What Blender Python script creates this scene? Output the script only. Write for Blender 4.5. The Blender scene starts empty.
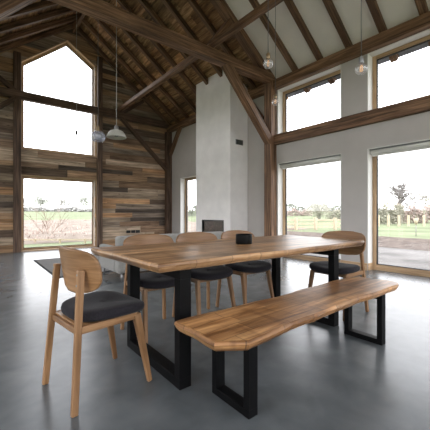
import bpy, bmesh, math, random
from mathutils import Vector, Matrix
R = random.Random(7)
sc = bpy.context.scene
COL = sc.collection
sc.view_settings.view_transform = 'Standard'
sc.view_settings.look = 'None'
sc.view_settings.gamma = 1.0
sc.view_settings.use_curve_mapping = False
sc.view_settings.exposure = 0.08
sc.cycles.use_denoising = True
sc.cycles.denoising_prefilter = 'ACCURATE'
sc.cycles.max_bounces = 10
sc.cycles.diffuse_bounces = 7
sc.cycles.transparent_max_bounces = 24
sc.cycles.caustics_reflective = False
sc.cycles.caustics_refractive = False
sc.cycles.sample_clamp_indirect = 5

# ------------------------------------------------------------------ materials
def new_mat(name):
    m = bpy.data.materials.new(name); m.use_nodes = True
    nt = m.node_tree
    return m, nt, nt.nodes['Principled BSDF']

def nd(nt, t, **k):
    n = nt.nodes.new(t)
    for a, v in k.items(): setattr(n, a, v)
    return n

def ramp(nt, stops):
    r = nd(nt, 'ShaderNodeValToRGB')
    e = r.color_ramp.elements
    while len(e) < len(stops): e.new(0.5)
    for i, (p, c) in enumerate(stops):
        e[i].position = p; e[i].color = (*c, 1)
    return r

def mixc(nt, mode, fac, a, b):
    n = nd(nt, 'ShaderNodeMix', data_type='RGBA', blend_type=mode)
    L = nt.links
    for sock, v in ((n.inputs[0], fac), (n.inputs[6], a), (n.inputs[7], b)):
        if hasattr(v, 'links') or hasattr(v, 'is_linked'): L.new(v, sock)
        elif isinstance(v, (int, float)): sock.default_value = v
        else: sock.default_value = (*v, 1)
    return n.outputs[2]

def wood(name, dark, mid, light, rough=.5, grain=(1.6, 34), bump=.15, saw=0, spec=.4, knots=False, big=1.0):
    m, nt, b = new_mat(name); L = nt.links
    uv = nd(nt, 'ShaderNodeUVMap')
    mp = nd(nt, 'ShaderNodeMapping'); mp.inputs['Scale'].default_value = (grain[0], grain[1], 1)
    L.new(uv.outputs[0], mp.inputs[0])
    n1 = nd(nt, 'ShaderNodeTexNoise'); n1.inputs['Scale'].default_value = 1; n1.inputs['Detail'].default_value = 6
    n1.inputs['Roughness'].default_value = .65; n1.inputs['Distortion'].default_value = .6
    L.new(mp.outputs[0], n1.inputs[0])
    rp = ramp(nt, [(.36, dark), (.5, mid), (.66, light)])
    L.new(n1.outputs[0], rp.inputs[0])
    mp2 = nd(nt, 'ShaderNodeMapping'); mp2.inputs['Scale'].default_value = (1.1*big, 5*big, 1)
    L.new(uv.outputs[0], mp2.inputs[0])
    n2 = nd(nt, 'ShaderNodeTexNoise'); n2.inputs['Scale'].default_value = 1; n2.inputs['Detail'].default_value = 3
    L.new(mp2.outputs[0], n2.inputs[0])
    rp2 = ramp(nt, [(.3, (.55, .52, .5)), (.7, (1.25, 1.25, 1.25))])
    L.new(n2.outputs[0], rp2.inputs[0])
    c = mixc(nt, 'MULTIPLY', 1.0, rp.outputs[0], rp2.outputs[0])
    at = nd(nt, 'ShaderNodeAttribute', attribute_name='Col')
    c = mixc(nt, 'MULTIPLY', 1.0, c, at.outputs['Color'])
    if knots:
        mp4 = nd(nt, 'ShaderNodeMapping'); mp4.inputs['Scale'].default_value = (2.2, 7, 1)
        L.new(uv.outputs[0], mp4.inputs[0])
        vo = nd(nt, 'ShaderNodeTexVoronoi'); vo.inputs['Scale'].default_value = 1
        L.new(mp4.outputs[0], vo.inputs[0])
        rk = ramp(nt, [(.03, (.25, .2, .17)), (.13, (1, 1, 1))])
        L.new(vo.outputs['Distance'], rk.inputs[0])
        c = mixc(nt, 'MULTIPLY', .8, c, rk.outputs[0])
    hgt = n1.outputs[0]
    if saw:
        mp3 = nd(nt, 'ShaderNodeMapping'); mp3.inputs['Scale'].default_value = (saw, 1.2, 1)
        L.new(uv.outputs[0], mp3.inputs[0])
        n3 = nd(nt, 'ShaderNodeTexNoise'); n3.inputs['Scale'].default_value = 1; n3.inputs['Detail'].default_value = 2
        L.new(mp3.outputs[0], n3.inputs[0])
        rs = ramp(nt, [(.36, (.5, .44, .4)), (.46, (1, 1, 1))])
        L.new(n3.outputs[0], rs.inputs[0])
        c = mixc(nt, 'MULTIPLY', .55, c, rs.outputs[0])
    if saw:
        nw = nd(nt, 'ShaderNodeTexNoise'); nw.inputs['Scale'].default_value = 3; nw.inputs['Detail'].default_value = 3
        L.new(uv.outputs[0], nw.inputs[0])
        wv = mixc(nt, 'LINEAR_LIGHT', .035, uv.outputs[0], nw.outputs['Color'])
        bk = nd(nt, 'ShaderNodeTexBrick'); bk.offset = .37; bk.squash = .8; bk.squash_frequency = 3
        L.new(wv, bk.inputs['Vector'])
        for k_, v_ in (('Scale', 1), ('Mortar Size', .0035), ('Mortar Smooth', .6), ('Bias', 0), ('Brick Width', .34), ('Row Height', .105)): bk.inputs[k_].default_value = v_
        bk.inputs['Color1'].default_value = (.74, .72, .70, 1); bk.inputs['Color2'].default_value = (1.22, 1.22, 1.2, 1); bk.inputs['Mortar'].default_value = (.36, .32, .28, 1)
        c = mixc(nt, 'MULTIPLY', .8, c, bk.outputs['Color'])
    L.new(c, b.inputs['Base Color'])
    b.inputs['Roughness'].default_value = rough
    b.inputs['Specular IOR Level'].default_value = spec
    bp = nd(nt, 'ShaderNodeBump'); bp.inputs['Strength'].default_value = bump; bp.inputs['Distance'].default_value = .01
    L.new(hgt, bp.inputs['Height']); L.new(bp.outputs[0], b.inputs['Normal'])
    return m

def plain(name, col, rough=.6, spec=.4, metal=0, noise=0, nscale=6, bump=0, bscale=60, sheen=0, object_space=True):
    m, nt, b = new_mat(name); L = nt.links
    b.inputs['Base Color'].default_value = (*col, 1)
    b.inputs['Roughness'].default_value = rough
    b.inputs['Specular IOR Level'].default_value = spec
    b.inputs['Metallic'].default_value = metal
    if sheen:
        b.inputs['Sheen Weight'].default_value = sheen; b.inputs['Sheen Roughness'].default_value = .5
    tc = nd(nt, 'ShaderNodeTexCoord')
    if noise:
        n = nd(nt, 'ShaderNodeTexNoise'); n.inputs['Scale'].default_value = nscale; n.inputs['Detail'].default_value = 5
        L.new(tc.outputs['Object'], n.inputs[0])
        a = tuple(max(0, x*(1-noise)) for x in col); c = tuple(x*(1+noise) for x in col)
        r = ramp(nt, [(.3, a), (.7, c)]); L.new(n.outputs[0], r.inputs[0]); L.new(r.outputs[0], b.inputs['Base Color'])
    if bump:
        n = nd(nt, 'ShaderNodeTexNoise'); n.inputs['Scale'].default_value = bscale; n.inputs['Detail'].default_value = 4
        L.new(tc.outputs['Object'], n.inputs[0])
        bp = nd(nt, 'ShaderNodeBump'); bp.inputs['Strength'].default_value = bump; bp.inputs['Distance'].default_value = .01
        L.new(n.outputs[0], bp.inputs['Height']); L.new(bp.outputs[0], b.inputs['Normal'])
    return m

def glass(name, tint=(1, 1, 1), refl=.07, rough=0.0, body=None, bodyfac=0.0):
    m = bpy.data.materials.new(name); m.use_nodes = True
    nt = m.node_tree; L = nt.links
    nt.nodes.remove(nt.nodes['Principled BSDF'])
    out = nt.nodes['Material Output']
    tr = nd(nt, 'ShaderNodeBsdfTransparent'); tr.inputs[0].default_value = (*tint, 1)
    gl = nd(nt, 'ShaderNodeBsdfGlossy'); gl.inputs['Roughness'].default_value = rough
    lw = nd(nt, 'ShaderNodeLayerWeight'); lw.inputs[0].default_value = .15
    mth = nd(nt, 'ShaderNodeMath', operation='MULTIPLY_ADD'); mth.inputs[1].default_value = .6; mth.inputs[2].default_value = refl
    L.new(lw.outputs['Facing'], mth.inputs[0])
    mx = nd(nt, 'ShaderNodeMixShader'); L.new(mth.outputs[0], mx.inputs[0])
    base = tr.outputs[0]
    if body:
        df = nd(nt, 'ShaderNodeBsdfTranslucent'); df.inputs[0].default_value = (*body, 1)
        d2 = nd(nt, 'ShaderNodeBsdfDiffuse'); d2.inputs[0].default_value = (*body, 1)
        ad = nd(nt, 'ShaderNodeMixShader'); ad.inputs[0].default_value = .5
        L.new(df.outputs[0], ad.inputs[1]); L.new(d2.outputs[0], ad.inputs[2])
        m2 = nd(nt, 'ShaderNodeMixShader'); m2.inputs[0].default_value = bodyfac
        L.new(tr.outputs[0], m2.inputs[1]); L.new(ad.outputs[0], m2.inputs[2]); base = m2.outputs[0]
    L.new(base, mx.inputs[1]); L.new(gl.outputs[0], mx.inputs[2])
    L.new(mx.outputs[0], out.inputs[0])
    return m

def ground_mat(name, c1, c2, scale):
    return plain(name, tuple((a+b)/2 for a, b in zip(c1, c2)), 1, .1, noise=.28, nscale=scale)

M = {}
M['beam'] = wood('old_oak_beam', (.070, .036, .019), (.19, .102, .055), (.36, .21, .12), .6, (1.2, 26), .3)
M['rafter'] = wood('rafter_oak', (.060, .031, .017), (.15, .082, .045), (.28, .165, .092), .65, (1.2, 26), .3)
M['post'] = wood('post_oak', (.05, .03, .021), (.12, .072, .048), (.21, .135, .095), .6, (1.2, 26), .3)
M['roofboard'] = wood('roof_board', (.11, .058, .028), (.30, .172, .086), (.54, .34, .18), .75, (1.5, 14), .3, knots=True)
M['plank'] = wood('reclaimed_plank', (.42, .37, .33), (.74, .67, .60), (1.08, .98, .88), .85, (1.0, 22), .3, knots=True)
M['table'] = wood('table_oak', (.21, .105, .045), (.42, .24, .118), (.64, .41, .225), .36, (1.3, 16), .22, saw=9, knots=True, spec=.5)
M['bench'] = wood('bench_oak', (.17, .074, .025), (.40, .20, .080), (.60, .345, .155), .38, (1.4, 18), .22, saw=11, spec=.5)
M['oak'] = wood('chair_oak', (.23, .118, .050), (.31, .168, .078), (.40, .23, .115), .42, (2.0, 32), .04, big=.4)
M['frame'] = wood('window_oak', (.40, .26, .145), (.54, .37, .22), (.66, .48, .31), .5, (1.5, 40), .05, big=.4)
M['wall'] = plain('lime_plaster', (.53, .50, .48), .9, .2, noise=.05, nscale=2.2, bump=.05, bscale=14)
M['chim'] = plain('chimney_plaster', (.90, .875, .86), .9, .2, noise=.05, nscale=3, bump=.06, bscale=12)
M['white'] = plain('white_reveal', (.85, .84, .81), .8, .2)
M['ceil'] = plain('ceiling_plaster', (.88, .83, .78), .9, .2, noise=.05, nscale=2)
M['black'] = plain('black_steel', (.004, .004, .0045), .5, .10, bump=.02, bscale=80)
M['fabric'] = plain('charcoal_fabric', (.021, .019, .023), .95, .1, noise=.2, nscale=90, bump=.12, bscale=320, sheen=.08)
M['sofa'] = plain('grey_upholstery', (.29, .285, .27), .95, .15, noise=.08, nscale=40, bump=.1, bscale=200, sheen=.2)
M['rug'] = plain('rug_weave', (.27, .265, .26), 1, .1, noise=.15, nscale=60, bump=.2, bscale=150)
M['rugedge'] = plain('rug_border', (.05, .05, .052), 1, .1, noise=.1)
M['ceramic'] = plain('matt_black_ceramic', (.003, .003, .003), .5, .12)
M['enamel'] = plain('white_enamel', (.50, .49, .45), .3, .5)
M['brass'] = plain('aged_brass', (.30, .22, .13), .4, .5, metal=.7)
M['steel'] = plain('grey_metal', (.28, .28, .28), .4, .5, metal=.6)
M['cord'] = plain('lamp_cord', (.16, .15, .145), .8, .2)
M['palecord'] = plain('pale_lamp_cord', (.5, .49, .47), .8, .2)
M['darkcap'] = plain('dark_lamp_cap', (.05, .05, .05), .5, .4)
M['blind'] = plain('blind_fabric', (.80, .79, .76), .8, .2)
M['gasket'] = plain('dark_gasket', (.03, .03, .03), .6, .3)
M['ext'] = plain('outer_render', (.6, .58, .54), .9, .2)
M['slate'] = plain('roof_slate', (.20, .215, .24), .8, .3, noise=.2)
M['stove'] = plain('stove_black', (.014, .014, .014), .5, .4)
M['firereflect'] = plain('firebox_reflection', (.27, .25, .12), .9, .2, noise=.4, nscale=9)  # olive reflection in the stove glass, painted onto the firebox back
M['glass'] = glass('window_glass', (.985, .985, .98), .03)
M['bulb'] = glass('bulb_glass', (.95, .96, .97), .10, body=(.9, .9, .92), bodyfac=.16)
M['blueglass'] = glass('blue_tinted_glass', (.86, .89, .97), .10, body=(.78, .82, .95), bodyfac=.3)
M['stoveglass'] = glass('stove_glass', (.62, .60, .50), .03)
M['lawn'] = ground_mat('meadow_grass', (.15, .175, .095), (.19, .21, .13), .35)
M['scrub'] = ground_mat('rough_brown_ground', (.20, .16, .13), (.25, .215, .18), .7)
M['soil'] = ground_mat('bark_soil', (.09, .070, .057), (.15, .122, .105), 3.0)
M['paving'] = ground_mat('pale_paving', (.165, .155, .145), (.195, .185, .175), 1.2)
M['bark'] = plain('grey_bark', (0.33, 0.31, 0.29), .9, .1)  # bark paled so the colour carries outdoor glare
M['farbark'] = plain('hazed_distant_twigs', (0.35, 0.34, 0.32), .9, .1)  # distance haze put into the colour as a lighter tone
M['twig'] = plain('bare_twigs', (0.26, 0.19, 0.15), .9, .1)
M['leafpale'] = plain('pale_olive_leaves', (0.36, 0.345, 0.27), .9, .1, noise=.3, nscale=2)  # this and the next two leaf colours are paled for outdoor glare
M['leafdark'] = plain('ivy_leaves', (0.31, 0.325, 0.27), .9, .1, noise=.3, nscale=2)
M['leafbrown'] = plain('brown_hedge_leaves', (0.4, 0.32, 0.28), .9, .1, noise=.3, nscale=2)
M['treebark'] = plain('dark_tree_bark', (.22, .20, .19), .9, .1)
M['fence'] = plain('new_softwood', (0.5, 0.42, 0.31), .8, .2, noise=.1)

# polished concrete
def floor_mat():
    m, nt, b = new_mat('polished_concrete'); L = nt.links
    tc = nd(nt, 'ShaderNodeTexCoord')
    n = nd(nt, 'ShaderNodeTexNoise'); n.inputs['Scale'].default_value = 1.1; n.inputs['Detail'].default_value = 4; n.inputs['Roughness'].default_value = .6
    n2 = nd(nt, 'ShaderNodeTexNoise'); n2.inputs['Scale'].default_value = 5; n2.inputs['Detail'].default_value = 6; n2.inputs['Distortion'].default_value = .5
    L.new(tc.outputs['Object'], n.inputs[0]); L.new(tc.outputs['Object'], n2.inputs[0])
    r = ramp(nt, [(.3, (.088, .098, .105)), (.7, (.165, .178, .186))]); L.new(n.outputs[0], r.inputs[0])
    r2 = ramp(nt, [(.3, (.80, .80, .80)), (.68, (1.12, 1.12, 1.12))]); L.new(n2.outputs[0], r2.inputs[0])
    L.new(mixc(nt, 'MULTIPLY', 1, r.outputs[0], r2.outputs[0]), b.inputs['Base Color'])
    b.inputs['Roughness'].default_value = .27
    b.inputs['Specular IOR Level'].default_value = .5
    return m
M['floor'] = floor_mat()

# ------------------------------------------------------------------ mesh builder
class MB:
    def __init__(s): s.v = []; s.f = []; s.uv = []; s.c = []; s.sm = []; s.mi = []
    def face(s, pts, uvs=None, col=(1, 1, 1), smooth=False, mi=0):
        i = len(s.v); s.v += [tuple(p) for p in pts]
        s.f.append(list(range(i, i+len(pts)))); s.uv.append(uvs or [(p[0], p[1]) for p in pts]); s.c.append(col); s.sm.append(smooth); s.mi.append(mi)
    def iface(s, idx, uvs, col=(1, 1, 1), smooth=True, mi=0):
        s.f.append(list(idx)); s.uv.append(uvs); s.c.append(col); s.sm.append(smooth); s.mi.append(mi)
    def hexa(s, P, col=(1, 1, 1), mi=0, axis=None):
        """P: 8 corners, 0-3 at one end, 4-7 at the other (length direction)."""
        P = [Vector(p) for p in P]; i = len(s.v); s.v += [tuple(p) for p in P]
        ln = (P[4]-P[0]).length; a = (P[1]-P[0]).length; b = (P[3]-P[0]).length
        o = R.uniform(0, 40); o2 = R.uniform(0, 40)
        fs = [((0, 1, 5, 4), a), ((1, 2, 6, 5), b), ((2, 3, 7, 6), a), ((3, 0, 4, 7), b)]
        acc = 0
        for q, w in fs:
            s.iface([i+k for k in q], [(o, o2+acc), (o, o2+acc+w), (o+ln, o2+acc+w), (o+ln, o2+acc)], col, False, mi); acc += w
        s.iface([i+3, i+2, i+1, i], [(o, o2), (o, o2+a), (o+.05, o2+a), (o+.05, o2)], col, False, mi)
        s.iface([i+4, i+5, i+6, i+7], [(o, o2), (o, o2+a), (o+.05, o2+a), (o+.05, o2)], col, False, mi)
    def box(s, x0, x1, y0, y1, z0, z1, col=(1, 1, 1), mi=0):
        dx, dy, dz = x1-x0, y1-y0, z1-z0
        if dx >= dy and dx >= dz:
            P = [(x0, y0, z0), (x0, y1, z0), (x0, y1, z1), (x0, y0, z1), (x1, y0, z0), (x1, y1, z0), (x1, y1, z1), (x1, y0, z1)]
            P = [P[k] for k in (0, 3, 2, 1, 4, 7, 6, 5)]
        elif dy >= dz:
            P = [(x0, y0, z0), (x1, y0, z0), (x1, y0, z1), (x0, y0, z1), (x0, y1, z0), (x1, y1, z0), (x1, y1, z1), (x0, y1, z1)]
        else:
            P = [(x0, y0, z0), (x0, y1, z0), (x1, y1, z0), (x1, y0, z0), (x0, y0, z1), (x0, y1, z1), (x1, y1, z1), (x1, y0, z1)]
        s.hexa(P, col, mi); return s
    def bar(s, p0, p1, w, t, up=(0, 0, 1), col=(1, 1, 1), w1=None, t1=None, mi=0):
        p0 = Vector(p0); p1 = Vector(p1); a = (p1-p0).normalized(); up = Vector(up)
        sd = a.cross(up); sd.normalize(); n = sd.cross(a)
        w1 = w if w1 is None else w1; t1 = t if t1 is None else t1
        P = []
        for p, ww, tt in ((p0, w, t), (p1, w1, t1)):
            P += [p-sd*ww/2-n*tt/2, p+sd*ww/2-n*tt/2, p+sd*ww/2+n*tt/2, p-sd*ww/2+n*tt/2]
        s.hexa(P, col, mi); return s
    def tube(s, pts, rads, n=8, col=(1, 1, 1), cap=True, mi=0):
        pts = [Vector(p) for p in pts]
        if isinstance(rads, (int, float)): rads = [rads]*len(pts)
        base = len(s.v); ref = None; ln = 0
        for k, p in enumerate(pts):
            a = (pts[min(k+1, len(pts)-1)]-pts[max(k-1, 0)]).normalized()
            if ref is None: ref = a.orthogonal().normalized()
            ref = (ref-a*ref.dot(a)).normalized(); b = a.cross(ref)
            for j in range(n):
                t = 2*math.pi*j/n; s.v.append(tuple(p+(ref*math.cos(t)+b*math.sin(t))*rads[k]))
        for k in range(len(pts)-1):
            for j in range(n):
                q = [base+k*n+j, base+k*n+(j+1) % n, base+(k+1)*n+(j+1) % n, base+(k+1)*n+j]
                s.iface(q, [(k*.1, j*.01), (k*.1, j*.01+.01), (k*.1+.1, j*.01+.01), (k*.1+.1, j*.01)], col, True, mi)
        if cap:
            s.iface([base+j for j in range(n)][::-1], [(0, 0)]*n, col, False, mi)
            e = base+(len(pts)-1)*n; s.iface([e+j for j in range(n)], [(0, 0)]*n, col, False, mi)
        return s
    def lathe(s, prof, c=(0, 0, 0), n=24, col=(1, 1, 1), mi=0):
        base = len(s.v)
        for r, z in prof:
            for j in range(n):
                t = 2*math.pi*j/n; s.v.append((c[0]+r*math.cos(t), c[1]+r*math.sin(t), c[2]+z))
        for k in range(len(prof)-1):
            for j in range(n):
                q = [base+k*n+j, base+k*n+(j+1) % n, base+(k+1)*n+(j+1) % n, base+(k+1)*n+j]
                s.iface(q, [(j/n, k*.1), (j/n+.03, k*.1), (j/n+.03, k*.1+.1), (j/n, k*.1+.1)], col, True, mi)
        return s
    def rings(s, loops, cap0=True, cap1=True, smooth=True, col=(1, 1, 1)):
        n = len(loops[0]); base = len(s.v); o = R.uniform(0, 20)
        for l in loops: s.v += [tuple(p) for p in l]
        per = [0]
        for j in range(n): per.append(per[-1]+(Vector(loops[0][(j+1) % n])-Vector(loops[0][j])).length)
        acc = 0
        for k in range(len(loops)-1):
            st = (Vector(loops[k+1][0])-Vector(loops[k][0])).length
            for j in range(n):
                q = [base+k*n+j, base+k*n+(j+1) % n, base+(k+1)*n+(j+1) % n, base+(k+1)*n+j]
                s.iface(q, [(per[j]+o, acc), (per[j+1]+o, acc), (per[j+1]+o, acc+st), (per[j]+o, acc+st)], col, smooth)
            acc += st
        if cap0: s.iface([base+j for j in range(n)][::-1], [(loops[0][j][0], loops[0][j][1]) for j in range(n)][::-1], col, False)
        if cap1:
            e = base+(len(loops)-1)*n; s.iface([e+j for j in range(n)], [(loops[-1][j][0], loops[-1][j][1]) for j in range(n)], col, False)
        return s
    def build(s, name, mat, parent=None, bevel=0, seg=2, off=None):
        me = bpy.data.meshes.new(name)
        vv = s.v if off is None else [(a-off[0], b-off[1], c-off[2]) for a, b, c in s.v]
        me.from_pydata(vv, [], s.f)
        flat = []; cf = []
        for u, c in zip(s.uv, s.c):
            for a in u: flat += [a[0], a[1]]; cf += [c[0], c[1], c[2], 1]
        me.uv_layers.new(name='UVMap'); me.color_attributes.new('Col', 'FLOAT_COLOR', 'CORNER')
        me.uv_layers['UVMap'].data.foreach_set('uv', flat); me.color_attributes['Col'].data.foreach_set('color', cf)
        me.polygons.foreach_set('use_smooth', s.sm)
        mats = mat if isinstance(mat, list) else [mat]
        for m in mats: me.materials.append(m)
        me.polygons.foreach_set('material_index', s.mi)
        bm = bmesh.new(); bm.from_mesh(me)
        bmesh.ops.recalc_face_normals(bm, faces=bm.faces); bm.to_mesh(me); bm.free()
        me.update()
        o = bpy.data.objects.new(name, me); COL.objects.link(o)
        if off is not None and parent is None: o.location = off
        if parent: o.parent = parent
        if bevel:
            b = o.modifiers.new('bevel', 'BEVEL'); b.width = bevel; b.segments = seg; b.limit_method = 'ANGLE'; b.angle_limit = math.radians(40)
        return o

def tag(o, label, cat, group=None):
    o['label'] = label; o['category'] = cat
    if group: o['group'] = group
    return o
def thing(name, label, cat, loc=(0, 0, 0), rz=0, group=None):
    o = bpy.data.objects.new(name, None); COL.objects.link(o); o.location = loc; o.rotation_euler = (0, 0, rz)
    o.empty_display_size = .1
    return tag(o, label, cat, group)
def struct(o, label=None):
    o['kind'] = 'structure'
    if label: o['label'] = label
    return o
def dup(root, loc, rz, label, group=None):
    r = root.copy(); COL.objects.link(r); r.location = loc; r.rotation_euler = (0, 0, rz)
    r['label'] = label
    if group: r['group'] = group
    def rec(src, dst):
        for ch in list(src.children):
            c = ch.copy(); COL.objects.link(c); c.parent = dst; rec(ch, c)
    rec(root, r)
    return r

# ------------------------------------------------------------------ camera
cam = bpy.data.cameras.new('camera'); co = bpy.data.objects.new('camera', cam); COL.objects.link(co)
cam.sensor_width = 36; cam.lens = 36*306/430; cam.shift_y = -1.5/430
cam.clip_start = .02; cam.clip_end = 1000
co.location = (0, 0, 1.03); co.rotation_euler = (math.radians(90), 0, math.radians(-38.5))
sc.camera = co

# ------------------------------------------------------------------ dimensions
XW = 5.6; XL = -.9; YG = 9.65; YN = -3.2; RX = 2.35; YT0, YT1 = 4.72, 4.92
SL = .73
def zu(x):  # rafter undersides
    return 4.12+SL*(5.55-x) if x >= RX else 4.12+SL*(5.55-(2*RX-x))
TH = .155
def zb(x): return zu(x)+TH   # board underside

# ------------------------------------------------------------------ floor
fb = MB(); fb.box(XL-.3, XW+.3, YN-.3, YG+.3, -.12, 0)
struct(fb.build('floor', M['floor']), 'polished grey concrete floor')

# ------------------------------------------------------------------ walls
def grid_wall(mb, a0, a1, z0, z1, holes, put):
    xs = sorted({a0, a1, *[h[0] for h in holes], *[h[1] for h in holes]}); zs = sorted({z0, z1, *[h[2] for h in holes], *[h[3] for h in holes]})
    for i in range(len(xs)-1):
        for j in range(len(zs)-1):
            mx, mz = (xs[i]+xs[i+1])/2, (zs[j]+zs[j+1])/2
            if any(h[0] < mx < h[1] and h[2] < mz < h[3] for h in holes): continue
            put(xs[i], xs[i+1], zs[j], zs[j+1])
W1 = (3.115, 4.69); W2 = (.85, 2.615); W0 = (-2.4, -.5); WF = (7.55, 8.95)  # W0 is an unseen extra window, added to let in more light
HR = [(*W1, 0, 2.2), (*W2, 0, 2.2), (*W0, 0, 2.2), (*W1, 2.86, 3.92), (*W2, 2.86, 3.92), (*W0, 2.86, 3.92), (*WF, 0, 2.25)]
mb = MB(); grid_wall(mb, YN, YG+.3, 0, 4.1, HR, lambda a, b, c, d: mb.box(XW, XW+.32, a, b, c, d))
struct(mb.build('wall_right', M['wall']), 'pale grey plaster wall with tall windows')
HL = [(-2.4, -.6, 0, 2.2), (.2, 2.0, 0, 2.2), (2.9, 4.6, 0, 2.2), (-2.4, -.6, 2.86, 3.92), (.2, 2.0, 2.86, 3.92), (2.9, 4.6, 2.86, 3.92), (5.3, 7.0, 0, 2.2), (7.4, 9.1, 0, 2.2), (5.3, 7.0, 2.86, 3.92), (7.4, 9.1, 2.86, 3.92)]  # openings added in the unseen left wall to brighten the room
mb = MB(); grid_wall(mb, YN, YG+.3, 0, 4.1, HL, lambda a, b, c, d: mb.box(XL-.32, XL, a, b, c, d))
struct(mb.build('wall_left', M['chim']))
def gable_wall(mb, y0, y1, hole_fn, zlist, colfn=None, split=None):
    for k in range(len(zlist)-1):
        za, zc = zlist[k], zlist[k+1]
        ia, ic = hole_fn(za+1e-4), hole_fn(zc-1e-4)
        for (l0, r0), (l1, r1) in zip(ia, ic):
            cuts = [0]
            if split:
                t = R.uniform(.2, 2.2)
                w = max(r0-l0, r1-l1, .01)
                while t < w-.35: cuts.append(t/w); t += R.uniform(1.0, 2.8)
            cuts.append(1)
            for a, b in zip(cuts, cuts[1:]):
                e = .0015 if split else 0
                q = [(l0+(r0-l0)*a+e, za+e), (l0+(r0-l0)*b-e, za+e), (l1+(r1-l1)*b-e, zc-e), (l1+(r1-l1)*a+e, zc-e)]
                if abs(q[1][0]-q[0][0])+abs(q[2][0]-q[3][0]) < .01: continue
                yy = y0+(R.uniform(-.012, .012) if split else 0)
                col = colfn() if colfn else (1, 1, 1)
                L_ = [(q[0][0], yy, q[0][1]), (q[0][0], y1, q[0][1]), (q[3][0], y1, q[3][1]), (q[3][0], yy, q[3][1])]
                R_ = [(q[1][0], yy, q[1][1]), (q[1][0], y1, q[1][1]), (q[2][0], y1, q[2][1]), (q[2][0], yy, q[2][1])]
                mb.hexa(L_+R_, col)
GX0, GX1, GPX = 1.03, 2.97, 2.19
GZ = (0.0, 2.08, 2.76, 5.12, 6.10, 5.58)
def gh(z):
    l = RX-(zb(RX)-z)/SL if z > zb(XL) else XL; r = 2*RX-l
    l = max(l, XL); r = min(r, XW)
    if GZ[1] < z < GZ[2] or z > GZ[4]: return [(l, r)]
    hl, hr = GX0, GX1
    if z > GZ[3]: hl = GX0+(z-GZ[3])/(GZ[4]-GZ[3])*(GPX-GX0)
    if z > GZ[5]: hr = GX1+(z-GZ[5])/(GZ[4]-GZ[5])*(GPX-GX1)
    return [(l, hl), (hr, r)]
kinks = [0, GZ[1], GZ[2], GZ[3], GZ[5], GZ[4], zb(XL), zb(RX)-.001]
zl = [0]
for kz in sorted(kinks[1:]):
    while kz-zl[-1] > .26: zl.append(zl[-1]+R.choice([.13, .15, .17, .2, .22]))
    zl.append(kz)
PAL = [(.155, .112, .080), (.19, .145, .11), (.10, .078, .062), (.25, .175, .112), (.31, .205, .125), (.22, .19, .155), (.165, .145, .125), (.29, .25, .205), (.065, .056, .05), (.30, .20, .12), (.14, .10, .072), (.20, .145, .10), (.24, .205, .17)]
def pc():
    c = R.choice(PAL); k = R.uniform(.8, 1.2)*2.3
    return tuple(x*k for x in c)
mb = MB()
gable_wall(mb, YG+.03, YG+.06, gh, zl, pc, True)
gable_wall(mb, YG+.06, YG+.32, gh, sorted(kinks))
struct(mb.build('wall_back', M['plank']), 'gable wall clad in reclaimed horizontal planks')
def nh(z):  # wide openings in the unseen front gable, added for daylight
    l = RX-(zb(RX)-z)/SL if z > zb(XL) else XL; r = 2*RX-l
    l = max(l, XL); r = min(r, XW)
    if .02 < z < 2.5 or 2.7 < z < 4.9: return [(l, -.35 if z < 4.15 else .35), (5.05 if z < 4.15 else 4.35, r)]
    return [(l, r)]
mb = MB(); gable_wall(mb, YN-.3, YN, nh, sorted([0, .02, 2.5, 2.7, 4.15, 4.9, zb(XL), zb(RX)-.001]))
struct(mb.build('wall_front', M['chim']))

# ------------------------------------------------------------------ ceiling (boards beyond the truss, plaster this side)
mb = MB()
def slope_pt(side, d, y, lift):   # d = distance from ridge in x
    x = RX+side*d
    return (x, y, zb(RX)-SL*d+lift)
E_ = 3.79
for side in (1, -1):
    # boarded part: boards running along the roof, stepped seams
    d = 0.0; W = .19
    while d < E_:
        d1 = min(d+W, E_)
        ys = [4.80]; y = 4.8+R.uniform(.6, 2)
        while y < YG+.25: ys.append(y); y += R.uniform(1.2, 2.6)
        ys.append(YG+.4)
        for a, b in zip(ys, ys[1:]):
            k = R.uniform(.55, 1.3); col = (k*R.uniform(.95, 1.1), k, k*R.uniform(.85, 1.0))
            l1 = R.uniform(0, .006)
            g = .004
            P = [slope_pt(side, d+g, a+.001, l1), slope_pt(side, d1, a+.001, l1+.012), slope_pt(side, d1, a+.001, .05), slope_pt(side, d+g, a+.001, .05),
                 slope_pt(side, d+g, b-.001, l1), slope_pt(side, d1, b-.001, l1+.012), slope_pt(side, d1, b-.001, .05), slope_pt(side, d+g, b-.001, .05)]
            mb.hexa(P, col, 0)
        d = d1
    # plaster part, nearer the rafter soffits
    lp = -.055
    P = [slope_pt(side, 0, YN-.3, lp), slope_pt(side, 3.32, YN-.3, lp), slope_pt(side, 3.32, YN-.3, .05), slope_pt(side, 0, YN-.3, .05),
         slope_pt(side, 0, 4.82, lp), slope_pt(side, 3.32, 4.82, lp), slope_pt(side, 3.32, 4.82, .05), slope_pt(side, 0, 4.82, .05)]
    mb.hexa(P, (1, 1, 1), 1)
    P = [slope_pt(side, 0, YN-.4, .05), slope_pt(side, E_, YN-.4, .05), slope_pt(side, E_, YN-.4, .16), slope_pt(side, 0, YN-.4, .16),
         slope_pt(side, 0, YG+.5, .05), slope_pt(side, E_, YG+.5, .05), slope_pt(side, E_, YG+.5, .16), slope_pt(side, 0, YG+.5, .16)]
    mb.hexa(P, (1, 1, 1), 2)
struct(mb.build('ceiling', [M['roofboard'], M['ceil'], M['slate']]), 'pitched ceiling of dark boards and grey plaster')

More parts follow.
